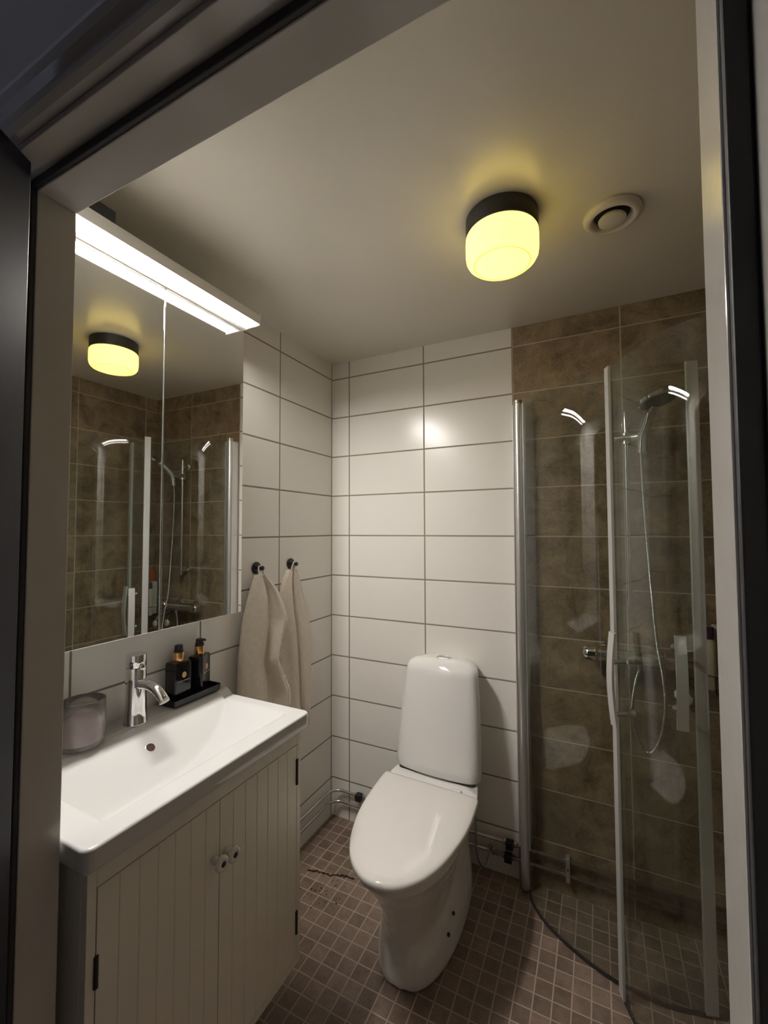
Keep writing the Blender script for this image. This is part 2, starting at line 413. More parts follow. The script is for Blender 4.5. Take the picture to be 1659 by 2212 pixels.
for k, (ya, yb, kn) in enumerate(((CY0 + 0.0185, -1.0895, (-1.106, 0.6515)), (-1.0872, CY1 - 0.0185, (-1.070, 0.6485)))):
    dr = obj('door', loc(va, groove_door(ya, yb, 7)), M_cabw, va)
    b = bmesh.new(); lathe(b, [(0.007, 0), (0.0085, 0.003), (0.0075, 0.012), (0.010, 0.018), (0.0165, 0.023), (0.0175, 0.028), (0.0155, 0.032), (0.0075, 0.0335), (0.0065, 0.031)], 24, (CX, kn[0], kn[1]), 'X')
    kb = obj('knob', loc(va, b), M_porc, dr, True)
    b = bmesh.new(); lathe(b, [(0.0058, 0.031), (0.0058, 0.0335), (0.004, 0.0342)], 16, (CX, kn[0], kn[1]), 'X')
    kb2 = obj('knob_screw', loc(va, b), M_black, dr, True)
    tag(kb2, 'black screw in the middle of the knob')
for y, z0, z1 in ((CY1 - 0.0175, 0.662, 0.735), (CY1 - 0.0175, 0.238, 0.302), (CY0 + 0.0175, 0.606, 0.660), (CY0 + 0.0175, 0.24, 0.30)):
    b = bmesh.new(); tube(b, [(CX + 0.001, y, z0), (CX + 0.001, y, z1)], 0.0042, 10)
    tag(obj('hinge', loc(va, b), M_black, va, True, 40), 'black barrel hinge')

# ------------------------------------------------------------------ washbasin
BX0, BX1, BY0, BY1 = 0.0, 0.423, -1.402, -0.764
RIM = 0.866
def smax(a, b_, k=0.012):
    h = max(0.0, min(1.0, 0.5 + 0.5 * (a - b_) / k)); return b_ + (a - b_) * h + k * h * (1 - h)
XP = [(0.085, 0.886), (0.105, 0.881), (0.13, 0.863), (0.16, 0.838), (0.19, 0.812), (0.22, 0.787), (0.25, 0.760), (0.28, 0.735), (0.332, 0.735), (0.352, 0.82), (0.360, 0.856), (0.364, 0.872)]
ARC = [(0.0, 0.872), (0.012, 0.866), (0.022, 0.862), (0.05, 0.846), (0.075, 0.832), (0.11, 0.817), (0.145, 0.804), (0.20, 0.791), (0.27, 0.782), (0.60, 0.780)]
def smin(a, b_, k=0.006): return -smax(-a, -b_, k)
def xprof(x):
    # smooth interpolation
    s = 0
    for dx in (-0.008, -0.004, 0, 0.004, 0.008): s += interp(XP, x + dx)
    return s / 5
def basin_z(x, y):
    # deck / rim surface
    deck = sinterp([(0.075, 0.886), (0.112, RIM)], x)
    top = deck
    bowl_x = xprof(x) if x > 0.075 else 1.0
    rz = sum(interp(ARC, -0.797 - y + q) for q in (-0.008, 0, 0.008)) / 3 if y < -0.797 else RIM + 0.02
    lz = RIM + 0.002 - 1.6 * (y + 1.338) if y > -1.338 else RIM + 0.02
    bowl = smax(bowl_x, rz, 0.008); bowl = smax(bowl, lz, 0.008)
    if x < 0.135 and (-1.33 < y < -0.815):
        return min(bowl_x, 0.889) if x > 0.085 else deck
    return smin(bowl, top, 0.006)
b = bmesh.new()
NX, NY = 96, 132
re, rc = 0.006, 0.020
XS = [BX0 + (BX1 - re - BX0) * i / 100 for i in range(101)] + [BX1 - re + re * math.sin(PI / 2 * k / 6) for k in range(1, 7)]
YS = [BY0 + re - re * math.sin(PI / 2 * k / 6) for k in range(6, 0, -1)] + [BY0 + re + (BY1 - BY0 - 2 * re) * i / 150 for i in range(151)] + [BY1 - re + re * math.sin(PI / 2 * k / 6) for k in range(1, 7)]
NX, NY = len(XS) - 1, len(YS) - 1
def clampcorner(x, y):
    for cx, cy, sx, sy in ((BX1 - rc, BY0 + rc, 1, -1), (BX1 - rc, BY1 - rc, 1, 1)):
        dx, dy = (x - cx) * sx, (y - cy) * sy
        if dx > 0 and dy > 0:
            l = math.hypot(dx, dy); m = max(dx, dy)
            if l > 0: return cx + sx * dx / l * m, cy + sy * dy / l * m
    return x, y
G = []
for i in range(NX + 1):
    row = []
    x = XS[i]
    for j in range(NY + 1):
        y = YS[j]
        dx = BX1 - x; dy = min(y - BY0, BY1 - y); e = min(dx, dy)
        z = basin_z(min(max(x, 0.002), BX1 - 0.001), min(max(y, BY0 + 0.001), BY1 - 0.001))
        if e < re:
            q = 1 - e / re
            z -= re * (1 - math.sqrt(max(0, 1 - q * q)))
        X, Y = clampcorner(x, y)
        row.append(b.verts.new((X, Y, z)))
    G.append(row)
for i in range(NX):
    for j in range(NY): b.faces.new((G[i][j], G[i + 1][j], G[i + 1][j + 1], G[i][j + 1]))
per = [G[i][0] for i in range(NX + 1)] + [G[NX][j] for j in range(1, NY + 1)] + [G[i][NY] for i in range(NX - 1, -1, -1)] + [G[0][j] for j in range(NY - 1, 0, -1)]
def skirt(prev, inset, zz):
    new = []
    for v in prev:
        x, y = v.co.x, v.co.y
        nx = min(max(x, BX0), BX1 - inset); ny = min(max(y, BY0 + inset), BY1 - inset)
        new.append(b.verts.new((nx, ny, zz)))
    n = len(prev)
    for i in range(n):
        b.faces.new((prev[i], prev[(i + 1) % n], new[(i + 1) % n], new[i]))
    return new
s0 = skirt(per, 0.0, 0.846); s1 = skirt(s0, 0.0, 0.829); s2 = skirt(s1, 0.003, 0.8235); s3 = skirt(s2, 0.012, 0.8225)
wb = thing('washbasin', 'glossy white ceramic washbasin with raised back ledge on the vanity cabinet', 'sink', (0.2, -1.08, 0.8225))
basin = obj('basin', loc(wb, b), M_basin, wb, True, 32)
# underside of the bowl, 14 mm below the glazed surface
b = bmesh.new(); U = []
for i in range(31):
    x = 0.07 + (0.372 - 0.07) * i / 30
    U.append([b.verts.new((x, y, min(0.8225, basin_z(x, y) - 0.014))) for y in [-1.365 + (1.365 - 0.785) * j / 50 for j in range(51)]])
for i in range(30):
    for j in range(50): b.faces.new((U[i][j], U[i][j + 1], U[i + 1][j + 1], U[i + 1][j]))
obj('bowl_underside', loc(wb, b), M_basin, wb, True)
# overflow: a ring and a dark disc lying on the back slope
oc = Vector((0.152, -1.092, xprof(0.152))); on = Vector((0.62, 0, 0.78)).normalized()
R = on.to_track_quat('Z', 'Y').to_matrix().to_4x4()
b = bmesh.new(); lathe(b, [(0.0135, -0.002), (0.0135, 0.0006), (0.0115, 0.0014), (0.0112, 0.0)], 28)
bmesh.ops.transform(b, matrix=Matrix.Translation(oc) @ R, verts=b.verts[:]); obj('overflow_ring', loc(wb, b), M_porc, wb, True, 40)
b = bmesh.new(); lathe(b, [(0.0112, -0.001), (0.0112, 0.0007)], 28)
bmesh.ops.transform(b, matrix=Matrix.Translation(oc) @ R, verts=b.verts[:]); tag(obj('overflow_hole', loc(wb, b), mat('overflow_dark', (0.07, 0.03, 0.02), 0.7), wb), 'dark round overflow hole')
b = bmesh.new(); lathe(b, [(0.028, -0.004), (0.028, 0.0015), (0.02, 0.003), (0.002, 0.0036)], 32, (0.30, -1.075, 0.7835)); obj('drain', loc(wb, b), M_chrome, wb, True, 40)

# faucet
fa = thing('faucet', 'chrome single-lever basin faucet standing on the washbasin ledge', 'faucet', (0.062, -1.075, 0.886))
b = bmesh.new(); lathe(b, [(0.0300, 0), (0.0300, 0.002), (0.0290, 0.004), (0.0270, 0.04), (0.0258, 0.10), (0.0254, 0.150), (0.0248, 0.151)], 40); obj('body', b, M_chrome, fa, True, 40)
b = bmesh.new(); lathe(b, [(0.0248, 0.152), (0.0254, 0.153), (0.0256, 0.180), (0.0248, 0.1855), (0.020, 0.187), (0.003, 0.188)], 40)
lathe(b, [(0.0085, 0.020), (0.0085, 0.0285), (0.0065, 0.0305), (0.002, 0.031)], 20, (0, 0, 0.153), 'X')
obj('lever', b, M_chrome, fa, True, 50)
b = bmesh.new()
sp = spline([(0.008, 0.0, 0.106), (0.045, 0.001, 0.110), (0.080, 0.002, 0.103), (0.104, 0.003, 0.086), (0.113, 0.003, 0.076)], 6)
tube(b, sp, 0.0135, 20, rfun=lambda t: 0.0145 - 0.002 * t)
obj('spout', b, M_chrome, fa, True, 50)
b = bmesh.new()
v = (sp[-1] - sp[-3]).normalized(); tube(b, [sp[-1] - v * 0.003, sp[-1] + v * 0.004], 0.0132, 20); obj('aerator', b, M_chrome_d, fa, True, 50)

# frosted jar
b = bmesh.new()
lathe(b, [(0.004, 0.008), (0.044, 0.008), (0.0445, 0.022), (0.0455, 0.06), (0.0450, 0.108), (0.0478, 0.1105), (0.0502, 0.109), (0.0508, 0.07), (0.0500, 0.02), (0.047, 0.006), (0.040, 0.0), (0.004, 0.0)], 56)
jar = thing('candle_jar', 'smoky frosted glass candle jar on the left end of the basin ledge', 'jar', (0.070, -1.216, 0.887))
obj('glass', b, M_jar, jar, True, 60)
b = bmesh.new(); lathe(b, [(0.0400, 0.013), (0.0425, 0.017), (0.0437, 0.070), (0.0432, 0.090), (0.002, 0.091)], 40); obj('wax', b, mat('grey_wax', (0.62, 0.57, 0.55), 0.6, vary=(14, 0.3)), jar, True, 40)
jar.scale = (0.97, 0.97, 1.0)

# tray and two dispensers
TZ = 0.8865
tr = thing('soap_tray', 'black rectangular tray under the two soap bottles on the basin ledge', 'tray', (0.0475, -0.885, TZ), 0.0)
b = bmesh.new()
def rrect(hx, hy, r, z, cx=0, cy=0, n=6):
    pts = []
    for qx, qy, a0 in ((1, 1, 0), (-1, 1, 90), (-1, -1, 180), (1, -1, 270)):
        for k in range(n + 1):
            a = math.radians(a0 + 90 * k / n)
            pts.append((cx + qx * (hx - r) + r * math.cos(a), cy + qy * (hy - r) + r * math.sin(a), z))
    return pts
ring_loft(b, [rrect(0.036, 0.083, 0.006, 0), rrect(0.040, 0.087, 0.007, 0.004), rrect(0.0415, 0.0885, 0.007, 0.021), rrect(0.0395, 0.0865, 0.006, 0.0215), rrect(0.037, 0.084, 0.005, 0.006)])
obj('dish', b, M_tray, tr, True, 35)
def bottle(name_label, x, y, rz, px):
    s = thing('soap_bottle', name_label, 'bottle', (x, y, TZ + 0.0063), rz, 'pump bottles on the black tray')
    b = bmesh.new(); ring_loft(b, [rrect(0.0245, 0.031, 0.005, 0), rrect(0.026, 0.0325, 0.006, 0.003), rrect(0.026, 0.0325, 0.006, 0.101), rrect(0.0235, 0.030, 0.006, 0.1065), rrect(0.012, 0.012, 0.0119, 0.1085)])
    obj('body', b, M_blackgl, s, True, 35)
    b = bmesh.new(); lathe(b, [(0.0168, 0.106), (0.0176, 0.108), (0.0176, 0.131), (0.0168, 0.133)], 28); tag(obj('collar', b, M_gold, s, True, 35), 'copper gold metal collar')
    b = bmesh.new(); lathe(b, [(0.0150, 0.132), (0.0150, 0.139), (0.0130, 0.141), (0.0130, 0.1505), (0.011, 0.153), (0.002, 0.154)], 24)
    tube(b, [(0, 0.0, 0.149), (0.014 * math.cos(px), 0.014 * math.sin(px), 0.149), (0.021 * math.cos(px), 0.021 * math.sin(px), 0.1475)], 0.0035, 8)
    obj('pump', b, M_black, s, True, 40)
    b = bmesh.new(); r = bmesh.ops.create_circle(b, cap_ends=True, radius=0.0085, segments=8)
    bmesh.ops.rotate(b, verts=b.verts[:], matrix=Matrix.Rotation(PI / 2, 3, 'Y'), cent=(0, 0, 0))
    rr = bmesh.ops.extrude_face_region(b, geom=b.faces[:]); bmesh.ops.translate(b, vec=(0.0004, 0, 0), verts=[v for v in rr['geom'] if isinstance(v, bmesh.types.BMVert)])
    bmesh.ops.translate(b, vec=(0.0261, 0.002, 0.072), verts=b.verts[:]); e1 = tag(obj('emblem', b, M_emblem, s), 'round gold emblem printed on the front')
    b = bmesh.new(); lathe(b, [(0.0058, 0.0), (0.0062, 0.0003), (0.0066, 0.0)], 16, (0.02648, 0.002, 0.072), 'X', cap0=False, cap1=False)
    for a in range(3):
        box(b, 0.0264, 0.0267, -0.004, 0.004, -0.0004, 0.0004, M=Matrix.Translation((0, 0.002, 0.072)) @ Matrix.Rotation(a * PI / 3, 4, 'X'))
    obj('emblem_lines', b, mat('emblem_dark', (0.35, 0.18, 0.07), 0.5), s)
    b = bmesh.new(); random.seed(3)
    y0 = -0.022
    while y0 < 0.024:
        w = random.uniform(0.0012, 0.0028)
        if not (-0.002 < y0 < 0.001): box(b, 0.0259, 0.0264, y0, y0 + w, 0.0555, 0.0572)
        y0 += w + 0.0008
    obj('print_line', b, M_print, s)
    s.scale = (0.92, 0.92, 1.09)
    return s
bottle('black square pump bottle with gold collar, nearer the faucet on the tray', 0.046, -0.928, math.radians(0), -0.6)
bottle('black square pump bottle with copper collar, at the far end of the tray', 0.043, -0.848, math.radians(24), 0.3)

# ------------------------------------------------------------------ towel hooks and towels
def towel_hook(y, z, label):
    h = thing('towel_hook', label, 'hook', (0, y, z), 0, 'black wall hooks beside the mirror cabinet')
    b = bmesh.new(); lathe(b, [(0.0235, 0.0), (0.0240, 0.002), (0.0235, 0.005), (0.020, 0.0066), (0.006, 0.007)], 36, axis='X'); obj('wall_plate', b, M_black, h, True, 40)
    b = bmesh.new(); lathe(b, [(0.0055, 0.006), (0.0052, 0.022), (0.0060, 0.026), (0.0088, 0.030), (0.0092, 0.034), (0.0078, 0.0375), (0.002, 0.0385)], 20, axis='X'); obj('peg', b, M_black, h, True, 50)
towel_hook(-0.547, 1.2625, 'round black wall hook holding the left beige towel')
towel_hook(-0.335, 1.2635, 'round black wall hook holding the right beige towel')

def towel(label, L, Rr, zs, folds, hook_y, hook_z, hem_range, seed, xbase, width_x, dy=0.0):
    """L,Rr tables (z->y) ; folds: list of (s position table, amp)"""
    random.seed(seed)
    t = thing('towel', label, 'towel', (0.03, hook_y, zs[0]), 0, 'beige towels on the wall hooks')
    b = bmesh.new(); NS, NZ = 70, 90
    Ls = sorted(L); Rs = sorted(Rr)
    fr_, bk = [], []
    def surf(s, z, side):
        yl, yr = sinterp_lin(Ls, z), sinterp_lin(Rs, z)
        y = yl + (yr - yl) * s + dy
        topf = max(0.0, min(1.0, (zs[1] - z) / 0.10))
        amp = 0.35 + 0.65 * topf
        x = 0.0
        for (tab, a, w) in folds:
            c = sinterp_lin(sorted(tab), z)
            q = (s - c) / w
            x += a * amp * math.exp(-q * q)
        edge = min(s, 1 - s)
        rnd = math.sqrt(max(0.0, min(1.0, edge / 0.06)))
        x += 0.004 * math.sin(7 * s + 9 * z + seed) * topf
        th = width_x * rnd
        if side == 0: return (xbase + 0.006 + max(-0.012, x) + th, y, z)
        return (xbase - 0.004 + 0.5 * max(-0.012, x) * 0 - 0.004 * rnd, y, z)
    F = []
    for k in range(NZ + 1):
        z = zs[1] + (zs[0] - zs[1]) * k / NZ
        ring = [surf(i / NS, z, 0) for i in range(NS + 1)] + [surf(i / NS, z, 1) for i in range(NS, -1, -1)]
        F.append(ring)
    ring_loft(b, F)
    o = obj('cloth', loc(t, b), M_towel, t, True, 70)
    # hanging loop over the peg
    b = bmesh.new(); zt = zs[1]; ym = 0.5 * (interp_lin(Ls, zt) + interp_lin(Rs, zt))
    lp = spline([(xbase + 0.012, ym - 0.014, zt - 0.012), (0.021, hook_y - 0.008, hook_z - 0.002), (0.021, hook_y, hook_z + 0.0085), (0.021, hook_y + 0.008, hook_z - 0.002), (xbase + 0.012, ym + 0.014, zt - 0.012)], 6)
    tube(b, lp, 0.003, 8); obj('hanging_loop', loc(t, b), M_towel, t, True)
    # stitched hem along the right edge
    b = bmesh.new()
    z0, z1 = hem_range; n = int((z1 - z0) / 0.0085)
    for k in range(n):
        za = z0 + k * 0.0085
        pa = surf(0.99, za, 0); pb = surf(0.90, za + 0.002, 0)
        tube(b, [(pa[0] + 0.004, pa[1] + 0.002, pa[2]), (pb[0] + 0.004, pb[1], pb[2])], 0.0020, 6)
    tag(obj('hem_stitches', loc(t, b), M_hem, t, True), 'pale stitched hem along the edge')
    return t
def interp_lin(tab, x): return interp(tab, x)
def sinterp_lin(tab, x):
    return (interp(tab, x - 0.012) + 2 * interp(tab, x) + interp(tab, x + 0.012)) / 4
towel('beige towel hanging on the left black hook, partly behind the basin rim',
      [(1.238, -0.572), (1.20, -0.592), (1.15, -0.612), (1.077, -0.636), (0.946, -0.655), (0.80, -0.660), (0.68, -0.660)],
      [(1.238, -0.540), (1.205, -0.490), (1.17, -0.452), (1.112, -0.414), (1.050, -0.386), (0.985, -0.417), (0.902, -0.452), (0.83, -0.424), (0.75, -0.388), (0.68, -0.392)],
      (0.68, 1.238),
      [([(1.24, 0.30), (1.0, 0.28), (0.68, 0.28)], 0.020, 0.20), ([(1.24, 0.48), (1.05, 0.52), (0.85, 0.66), (0.68, 0.62)], -0.030, 0.06), ([(1.24, 0.72), (1.05, 0.78), (0.68, 0.86)], 0.022, 0.11)],
      -0.547, 1.2625, (0.70, 1.05), 1, 0.031, 0.012, -0.010)
towel('beige towel hanging on the right black hook, the longer one nearer the corner',
      [(1.238, -0.372), (1.20, -0.400), (1.146, -0.420), (1.05, -0.432), (0.90, -0.432), (0.75, -0.412), (0.66, -0.372), (0.60, -0.330), (0.535, -0.288)],
      [(1.238, -0.318), (1.20, -0.298), (1.12, -0.270), (0.994, -0.218), (0.92, -0.207), (0.778, -0.210), (0.70, -0.226), (0.638, -0.240), (0.56, -0.236), (0.535, -0.234)],
      (0.533, 1.238),
      [([(1.24, 0.30), (0.9, 0.34), (0.53, 0.3)], 0.010, 0.16), ([(1.24, 0.48), (1.0, 0.52), (0.8, 0.60), (0.66, 0.66), (0.53, 0.60)], -0.032, 0.05), ([(1.24, 0.75), (0.9, 0.78), (0.53, 0.85)], 0.014, 0.14)],
      -0.335, 1.2635, (0.60, 0.80), 2, 0.006, 0.007, 0.010)

# ------------------------------------------------------------------ toilet
TH = math.radians(3.4)
to = thing('toilet', 'white floor-standing toilet with closed lid against the white tiled wall', 'toilet', (0.60, 0.0, 0.0), TH)
# local: x right, -y forward
def mirror_outline(half, z, dz=None):
    """half: list (f, hw) from back to tip (hw=0 at the tip)"""
    right = [(hw, -f, z) for f, hw in half]
    left = [(-hw, -f, z) for f, hw in reversed(half) if hw > 1e-6]
    return right + left
def lid_half(off=0.0, fb=0.262, n=36):
    tab = [(0.262, 0.178), (0.272, 0.190), (0.33, 0.1925), (0.42, 0.191), (0.50, 0.183), (0.58, 0.166), (0.64, 0.147), (0.69, 0.122), (0.725, 0.094), (0.75, 0.064), (0.764, 0.034), (0.768, 0.0)]
    P = spline([(f, w, 0) for f, w in tab], 5)
    out = []
    for i, p in enumerate(P):
        a = P[max(0, i - 1)]; c = P[min(len(P) - 1, i + 1)]; tt = (c - a).normalized(); nrm = Vector((tt.y, -tt.x, 0))
        q = p + nrm * off * (1 if i else 1)
        out.append((max(q.x, fb), max(0.0, q.y) if i < len(P) - 1 else 0.0))
    return out
def lo(off, z, dome=0.0):
    return mirror_outline(lid_half(off), z)
b = bmesh.new()
# nrm direction check: offset negative shrinks
def shrink(half, s, fb=0.262):
    out = []
    cf = 0.47
    for f, w in half: out.append((cf + (f - cf) * s, w * s))
    return out
base = lid_half(0)
def lid_ring(s, z): return mirror_outline(shrink(base, s), z)
b = bmesh.new()
ring_loft(b, [lid_ring(0.975, 0.421), lid_ring(0.992, 0.4215), lid_ring(1.0, 0.425), lid_ring(1.0, 0.434), lid_ring(0.993, 0.4395), lid_ring(0.975, 0.4425), lid_ring(0.90, 0.4455), lid_ring(0.7, 0.4485), lid_ring(0.4, 0.4505), lid_ring(0.1, 0.451)])
shear_toilet(b, 0.10, 0.27, 0.50); obj('lid', b, M_lid, to, True, 50)
b = bmesh.new()
ring_loft(b, [lid_ring(0.935, 0.403), lid_ring(0.95, 0.404), lid_ring(0.955, 0.418), lid_ring(0.945, 0.4205), lid_ring(0.72, 0.4205), lid_ring(0.70, 0.417), lid_ring(0.70, 0.404)])
shear_toilet(b, 0.10, 0.27, 0.50); obj('seat', b, M_lid, to, True, 50)
# body = bowl + pedestal, blended by remesh
b = bmesh.new()
def egg(fb, ff, hw, z, n=40, p=2.2, c=0.45):
    """egg outline from back fb to front ff, half width hw, widest at fraction c"""
    pts = []
    fc = fb + (ff - fb) * c
    for k in range(n):
        a = 2 * PI * k / n
        co, si = math.cos(a), math.sin(a)
        x = hw * (abs(co) ** (2 / p)) * (1 if co >= 0 else -1)
        ly = (ff - fc) if si > 0 else (fc - fb)
        pp = 2.0 if si > 0 else 3.5
        y = fc + ly * (abs(si) ** (2 / pp)) * (1 if si >= 0 else -1)
        pts.append((x, -y, z))
    return pts
ring_loft(b, [egg(0.20, 0.560, 0.098, 0.03, p=2.2), egg(0.20, 0.572, 0.098, 0.10, p=2.2), egg(0.20, 0.592, 0.104, 0.16), egg(0.20, 0.622, 0.116, 0.22), egg(0.20, 0.662, 0.134, 0.29), egg(0.19, 0.705, 0.156, 0.345), egg(0.18, 0.738, 0.172, 0.385), egg(0.17, 0.748, 0.177, 0.402)])
# pedestal
ring_loft(b, [egg(0.040, 0.598, 0.141, 0.0, p=2.6, c=0.43), egg(0.040, 0.602, 0.144, 0.02, p=2.6, c=0.43), egg(0.040, 0.596, 0.141, 0.07, p=2.5, c=0.40), egg(0.040, 0.572, 0.132, 0.12, p=2.5, c=0.38), egg(0.040, 0.530, 0.124, 0.17, p=2.5, c=0.36), egg(0.012, 0.46, 0.120, 0.23, p=2.6, c=0.4), egg(0.012, 0.40, 0.125, 0.30, p=3, c=0.45), egg(0.012, 0.37, 0.140, 0.36, p=3, c=0.5), egg(0.012, 0.35, 0.160, 0.395, p=3.5, c=0.5)])
body = obj('body', b, M_porc, to, True)
rm = body.modifiers.new('remesh', 'REMESH'); rm.mode = 'VOXEL'; rm.voxel_size = 0.0065; rm.use_smooth_shade = True
sm = body.modifiers.new('smooth', 'SMOOTH'); sm.factor = 0.5; sm.iterations = 9
# rear deck between lid and cistern
b = bmesh.new()
def deckring(hw, f0, f1, z, r=0.02):
    out = []
    for x, y, zz in rrect(hw, (f1 - f0) / 2, r, z, 0, -(f0 + f1) / 2):
        k = max(0.0, min(1.0, (0.20 - (-y)) / 0.19)); out.append((x * (1 - 0.22 * k), y, zz))
    return out
ring_loft(b, [deckring(0.160, 0.012, 0.285, 0.375), deckring(0.176, 0.012, 0.290, 0.395), deckring(0.181, 0.012, 0.292, 0.408), deckring(0.181, 0.012, 0.262, 0.424), deckring(0.177, 0.014, 0.246, 0.4285)])
shear_toilet(b, 0.10); obj('rear_deck', b, M_porc, to, True, 40)
# cistern
b = bmesh.new()
def cis(hw, ff, z, fb=0.008, bulge=0.022, r=0.03):
    """D-shaped section: convex front"""
    pts = []
    n = 28
    hb = hw * 0.80
    # front from right to left
    for k in range(n + 1):
        u = 1 - 2 * k / n
        # superellipse corner
        x = hw * math.sin(u * PI / 2) if False else hw * u
        edge = (abs(u)) ** 14
        f = ff - bulge * u * u - r * edge
        pts.append((x * (1 - 0.0 * edge), -f, z))
    for k in range(1, 8):
        t = k / 8; pts.append((-(hw + (hb - hw) * (t ** 1.6)), -((ff - bulge - r) * (1 - t) + fb * t), z))
    pts.append((-hb, -fb, z)); pts.append((hb, -fb, z))
    for k in range(7, 0, -1):
        t = k / 8; pts.append(((hw + (hb - hw) * (t ** 1.6)), -((ff - bulge - r) * (1 - t) + fb * t), z))
    return pts
CZb = 0.437
secs = [(0.168, 0.198, CZb - 0.001), (0.178, 0.209, CZb + 0.001), (0.1805, 0.2125, CZb + 0.006), (0.180, 0.2120, 0.47), (0.177, 0.2040, 0.55), (0.171, 0.1890, 0.65), (0.163, 0.1725, 0.75), (0.1570, 0.1610, 0.812), (0.1550, 0.1570, 0.830), (0.151, 0.1510, 0.843), (0.142, 0.142, 0.854), (0.120, 0.130, 0.864), (0.080, 0.112, 0.871), (0.03, 0.095, 0.873)]
ring_loft(b, [cis(hw, ff, z, fb=0.008 if z < 0.84 else 0.008 + (z - 0.84) * 1.2, bulge=0.020 * hw / 0.18, r=0.03 * hw / 0.18) for hw, ff, z in secs])
for v in b.verts:
    v.co.x += 0.008 * max(0, (v.co.z - 0.44) / 0.43)
    v.co.y -= 0.09 * v.co.x * min(1, -v.co.y / 0.10)
    if v.co.z > 0.5: v.co.z -= 0.003
cistern = obj('cistern', b, M_porc, to, True, 60)
b = bmesh.new(); ring_loft(b, [deckring(0.165, 0.012, 0.195, 0.4275, 0.02), deckring(0.165, 0.012, 0.195, 0.438, 0.02)])
shear_toilet(b, 0.10); obj('cistern_gasket', b, M_rubber, to)
# flush button
b = bmesh.new(); ring_loft(b, [rrect(0.034, 0.019, 0.014, 0.8645, 0.012, -0.084), rrect(0.034, 0.019, 0.014, 0.8700, 0.012, -0.084), rrect(0.030, 0.016, 0.012, 0.8710, 0.012, -0.084), rrect(0.029, 0.015, 0.011, 0.8685, 0.012, -0.084)])
fb_ = obj('flush_button', b, M_chrome, to, True, 35)
b = bmesh.new(); ring_loft(b, [rrect(0.026, 0.0125, 0.007, 0.8680, 0.010, -0.084), rrect(0.026, 0.0125, 0.007, 0.8710, 0.010, -0.084), rrect(0.024, 0.011, 0.006, 0.8717, 0.010, -0.084)])
obj('button_cap', b, M_chrome_d, to, True, 35)
# printed mark
b = bmesh.new()
r = b.verts; v = [r.new((-0.072, -0.090, 0.8655)), r.new((-0.058, -0.090, 0.8670)), r.new((-0.065, -0.077, 0.8668))]; b.faces.new(v)
rr = bmesh.ops.extrude_face_region(b, geom=b.faces[:]); bmesh.ops.translate(b, vec=(0, 0, 0.0006), verts=[q for q in rr['geom'] if isinstance(q, bmesh.types.BMVert)])
tag(obj('printed_mark', b, M_blue, to), 'small blue triangle mark')
b = bmesh.new()
for i, (x, y, w) in enumerate([(-0.050, -0.104, 0.004), (-0.044, -0.110, 0.004), (-0.042, -0.098, 0.004), (-0.036, -0.111, 0.004), (-0.034, -0.099, 0.004), (-0.029, -0.106, 0.005)]):
    box(b, x, x + w, y + 0.020, y + 0.0216, 0.8665, 0.8695)
obj('printed_dots', b, M_grey_pr, to)
# seat hinges and screw holes
for s in (-1, 1):
    b = bmesh.new(); lathe(b, [(0.011, -0.02), (0.011, 0.02)], 16, (s * 0.10, -0.262, 0.430), 'X'); obj('seat_hinge', b, M_lid, to, True, 40)
for f, z in ((0.418, 0.127), (0.480, 0.110)):
    b = bmesh.new(); bmesh.ops.create_uvsphere(b, u_segments=16, v_segments=10, radius=0.0062)
    bmesh.ops.scale(b, vec=(0.9, 1, 1), verts=b.verts[:]); bmesh.ops.translate(b, vec=(0.1275 if z > 0.12 else 0.1265, -f, z), verts=b.verts[:])
    tag(obj('screw_hole', b, mat('screw_dark', (0.05, 0.035, 0.025), 0.7), to, True), 'dark screw hole')

# ------------------------------------------------------------------ ceiling lamp and vent
la = thing('ceiling_lamp', 'round ceiling lamp with black base and glowing yellow opal shade', 'lamp', (0.992, -0.675, H))
b = bmesh.new(); lathe(b, [(0.094, 0.0), (0.096, -0.002), (0.096, -0.045), (0.094, -0.048), (0.08, -0.048)], 64); obj('base', b, M_base_blk, la, True, 40)
b = bmesh.new(); lathe(b, [(0.088, -0.0475), (0.0935, -0.049), (0.0960, -0.053), (0.0968, -0.066), (0.0968, -0.098), (0.095, -0.112), (0.090, -0.121), (0.083, -0.127), (0.0765, -0.129), (0.0755, -0.1275), (0.073, -0.1275), (0.071, -0.129), (0.04, -0.131), (0.003, -0.1315)], 64)
shade = obj('shade', b, M_shade, la, True, 60)
b = bmesh.new(); lathe(b, [(0.0768, -0.1265), (0.0768, -0.1292), (0.0742, -0.1298), (0.0718, -0.1292), (0.0718, -0.1265)], 64, cap0=False, cap1=False); tag(obj('shade_ring', b, M_shade_ring, la, True, 60), 'moulded ring on the shade underside, its groove shading imitated by a dimmer glow')

ve = thing('ceiling_vent', 'round cream ventilation valve on the ceiling beside the lamp', 'vent', (1.264, -0.558, H))
b = bmesh.new(); lathe(b, [(0.070, 0.0), (0.072, -0.004), (0.071, -0.010), (0.064, -0.017), (0.056, -0.019), (0.050, -0.015), (0.046, -0.004), (0.045, 0.0)], 56, cap0=False, cap1=False)
obj('rim', b, M_vent, ve, True, 60)
b = bmesh.new(); lathe(b, [(0.044, -0.0005), (0.044, -0.002)], 40); obj('throat', b, M_rubber, ve)
b = bmesh.new(); lathe(b, [(0.012, -0.002), (0.030, -0.010), (0.0345, -0.016), (0.0335, -0.021), (0.028, -0.0235), (0.003, -0.0245)], 48); obj('disc', b, M_vent, ve, True, 50)

